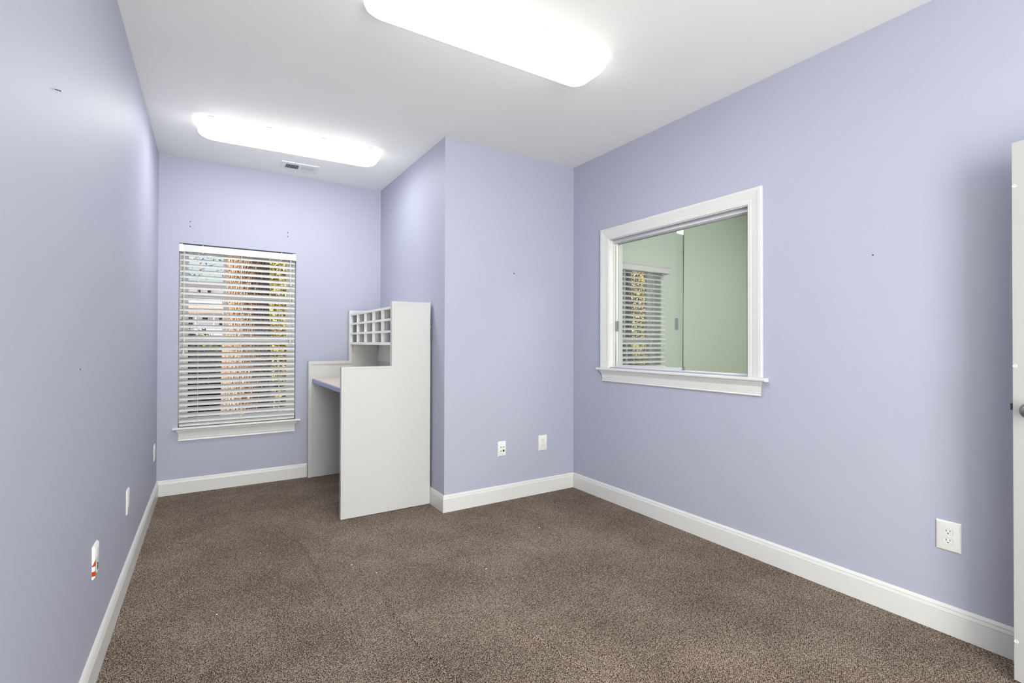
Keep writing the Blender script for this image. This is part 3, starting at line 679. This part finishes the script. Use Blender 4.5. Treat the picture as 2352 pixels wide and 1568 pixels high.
def shrub(name, label, cat, c, rx, ry, h, n, s, m, group=None, z0=None):
    z0 = ground(c[0], c[1]) if z0 is None else z0
    t = thing(name, label, cat, (c[0], c[1], z0), group=group, world=True)
    bm = bmesh.new()
    for k in range(7):
        a = k*.9; tube(bm, [(c[0], c[1], z0-.05), (c[0]+rx*.25*math.cos(a), c[1]+ry*.25*math.sin(a), z0+h*.4), (c[0]+rx*.6*math.cos(a), c[1]+ry*.6*math.sin(a), z0+h*.85)], .018, 6, .005)
    obj('stem', bm, 'twig', t)
    bm = bmesh.new(); leaves(bm, (c[0], c[1], z0+h*.52), rx, ry, h*.5, n, s, .15, z0+.02); obj('foliage', bm, m, t)
    return t
def trunk(t, c, r, h, seed=0, bend=.0):
    z0 = ground(c[0], c[1])-.1; bm = bmesh.new(); n = 72; rows = int(h/.05); rings = []
    for j in range(rows+1):
        z = z0+h*j/rows; rr = r*(1-.18*j/rows)*(1+.35*math.exp(-(z-z0)/.25)); ring = []
        for k in range(n):
            a = 2*PI*k/n; d = 1+.035*math.sin(a*17+3*math.sin(z*4+seed))*math.sin(z*9+a*3+seed)+.02*math.sin(a*31+z*23)
            ring.append(bm.verts.new((c[0]+bend*(z-z0)+rr*d*math.cos(a), c[1]+rr*d*math.sin(a), z)))
        rings.append(ring)
    for q in range(rows):
        for k in range(n): bm.faces.new((rings[q][k], rings[q][(k+1) % n], rings[q+1][(k+1) % n], rings[q+1][k]))
    bm.faces.new(rings[0][::-1]); bm.faces.new(rings[-1]); obj('trunk', bm, 'bark', t, True)
t = thing('pine_tree', 'thick tree trunk with flaky sunlit bark just outside the back window', 'tree', (.775, 7.2, ground(.775, 7.2)), world=True)
trunk(t, (.775, 7.2), .275, 7.5, 1, .003)
bm = bmesh.new()
for k in range(9):
    a = k*2.4; z = 5.0+.25*k; tube(bm, [(.79, 7.2, z), (.79+.2*math.cos(a), 7.2+.2*math.sin(a), z+.10), (.79+.42*math.cos(a), 7.2+.42*math.sin(a), z+.15)], .04, 6, .02)
obj('branches', bm, 'bark', t)
shrub('hedge_shrub', 'dark evergreen shrub outside, left of the tree trunk, below the far house', 'shrub', (.06, 8.0), .62, .38, 1.66, 16000, .032, 'leaf_dark')
shrub('hedge_shrub', 'dark evergreen shrub glimpsed at the far left edge of the back window', 'shrub', (-1.3, 7.5), .60, .42, 1.46, 3800, .035, 'leaf_dark')
shrub('hedge_shrub', 'low dark shrub with reddish stems close below the back window', 'shrub', (-.1, 6.1), .38, .25, .55, 3000, .022, 'leaf_dark')
shrub('golden_shrub', 'tall yellow-green leafy shrub right of the tree trunk outside the back window', 'shrub', (1.80, 8.6), .70, .6, 4.6, 26000, .034, 'leaf_gold')
shrub('green_shrub', 'low green bush right of the tree trunk, under the golden foliage', 'shrub', (1.80, 7.6), .42, .3, 1.6, 5000, .024, 'leaf_green')
shrub('evergreen_tree', 'dense dark evergreen behind the golden shrub, far right in the back window', 'tree', (2.35, 11.5), 1.2, .9, 6.5, 14000, .07, 'leaf_dark')
shrub('evergreen_tree', 'dense dark evergreen behind the golden bush outside the green room window', 'tree', (11.5, 9.4), 2.2, 1.2, 7.5, 16000, .09, 'leaf_dark')
t = thing('bare_tree', 'thin branched tree with sparse leaves against the sky, upper left of the back window', 'tree', (-.5, 15, ground(-.5, 15)), world=True)
bm = bmesh.new(); z0 = ground(-.5, 15); tube(bm, [(-.9, 15, z0-.1), (-.8, 15, 1.9), (-.5, 15, 3.0)], .07, 8, .04)
for k in range(46):
    a = random.random()*6.28; z = 2.6+random.random()*2.4; dx, dy = math.cos(a)*random.uniform(.4, 1.4), math.sin(a)*.8
    tube(bm, [(-.5, 15, z), (-.5+dx*.5, 15+dy*.5, z+.15), (-.5+dx, 15+dy, z+.5)], .012, 5, .003)
obj('branches', bm, 'twig', t)
bm = bmesh.new(); leaves(bm, (-.1, 15, 3.7), 1.6, 1.1, .95, 900, .04, .05); obj('foliage', bm, 'leaf_tan', t)
shrub('green_shrub', 'small green bush in front of the far house porch', 'shrub', (.05, 17.5), .8, .6, 1.35, 1200, .06, 'leaf_green')
# beyond the green room's window
t = thing('oak_tree', 'dark brown trunk outside the green room window, behind its blind', 'tree', (5.30, 5.0, ground(5.3, 5.0)), world=True)
trunk(t, (5.27, 5.05), .20, 6.0, 4)
shrub('golden_shrub', 'golden leafy bush filling the green room window between the blind slats', 'shrub', (7.7, 6.5), 1.2, .9, 5.4, 26000, .024, 'leaf_gold')
shrub('green_shrub', 'bright green bush low outside the green room window', 'shrub', (6.15, 5.75), .5, .45, 1.50, 7000, .024, 'leaf_green')
# far house
HY = 47.0
hs = thing('house', 'pale two-storey house with porch railing far beyond the back window', 'house', (-3, HY, ground(-3, HY)), world=True)
zg = ground(-3, HY)-.4
def hx(px): k = (px-1176)/1121.0; return CAM.x+(HY)*(.5348+.845*k)/(.845-.5348*k)
def hz(px, py): k = (px-1176)/1121.0; return CAM.z+(779-py)/1121*(HY)/(.845-.5348*k)
xa, xb = hx(330), hx(600)
obj('siding_wall', box(xa, xb, HY+2, HY+10, zg, hz(470, 640)), 'siding', hs)
bm = bmesh.new(); zt = hz(470, 640)
prism(bm, [(HY+1.2, zt-.1), (HY+10.8, zt-.1), (HY+6, zt+.5)], xa-.6, xb+.6, lambda u, v, w_: (w_, u, v)); obj('roof', bm, 'hroof', hs)
obj('porch_beam', box(xa, xb, HY-.2, HY+2, hz(470, 713), hz(470, 700)), 'hbeige', hs)
obj('upper_band', box(xa, xb, HY-.25, HY+.2, hz(470, 698), hz(470, 686)), 'htrim', hs)
obj('porch_deck', box(xa, xb, HY-.2, HY+2, zg, hz(470, 753)), 'htrim', hs)
for p_ in (447, 489, 512, 560): obj('porch_post', box(hx(p_), hx(p_+3), HY-.15, HY, hz(470, 753), hz(470, 713)), 'htrim', hs)
bm = bmesh.new(); z0_, z1_ = hz(470, 752), hz(470, 744)
bx(bm, hx(448), hx(512), HY-.12, HY-.04, z1_-.08, z1_); bx(bm, hx(448), hx(512), HY-.12, HY-.04, z0_, z0_+.06)
q = hx(450)
while q < hx(511): bx(bm, q, q+.04, HY-.1, HY-.06, z0_, z1_); q += .13
obj('porch_railing', bm, 'htrim', hs)
for p0, p1_, y0_, y1_ in ((464, 469, 719, 730), (471, 477, 719, 730), (431, 441, 718, 748), (504, 514, 718, 740)):
    bm = bmesh.new(); bx(bm, hx(p0)-.08, hx(p1_)+.08, HY+1.9, HY+2.02, hz(470, y1_)-.08, hz(470, y0_)+.08); wf = obj('window', bm, 'htrim', hs)
    obj('pane', box(hx(p0), hx(p1_), HY+1.86, HY+1.91, hz(470, y1_), hz(470, y0_)), 'hglass', wf)
for p0, p1_, y0_, y1_ in ((452, 459, 655, 672), (476, 484, 655, 672)):
    bm = bmesh.new(); bx(bm, hx(p0)-.08, hx(p1_)+.08, HY+1.9, HY+2.02, hz(470, y1_)-.08, hz(470, y0_)+.08); wf = obj('window', bm, 'htrim', hs)
    obj('pane', box(hx(p0), hx(p1_), HY+1.86, HY+1.91, hz(470, y1_), hz(470, y0_)), 'hglass', wf)
for o in bpy.data.objects:
    if '_w' in o: del o['_w']
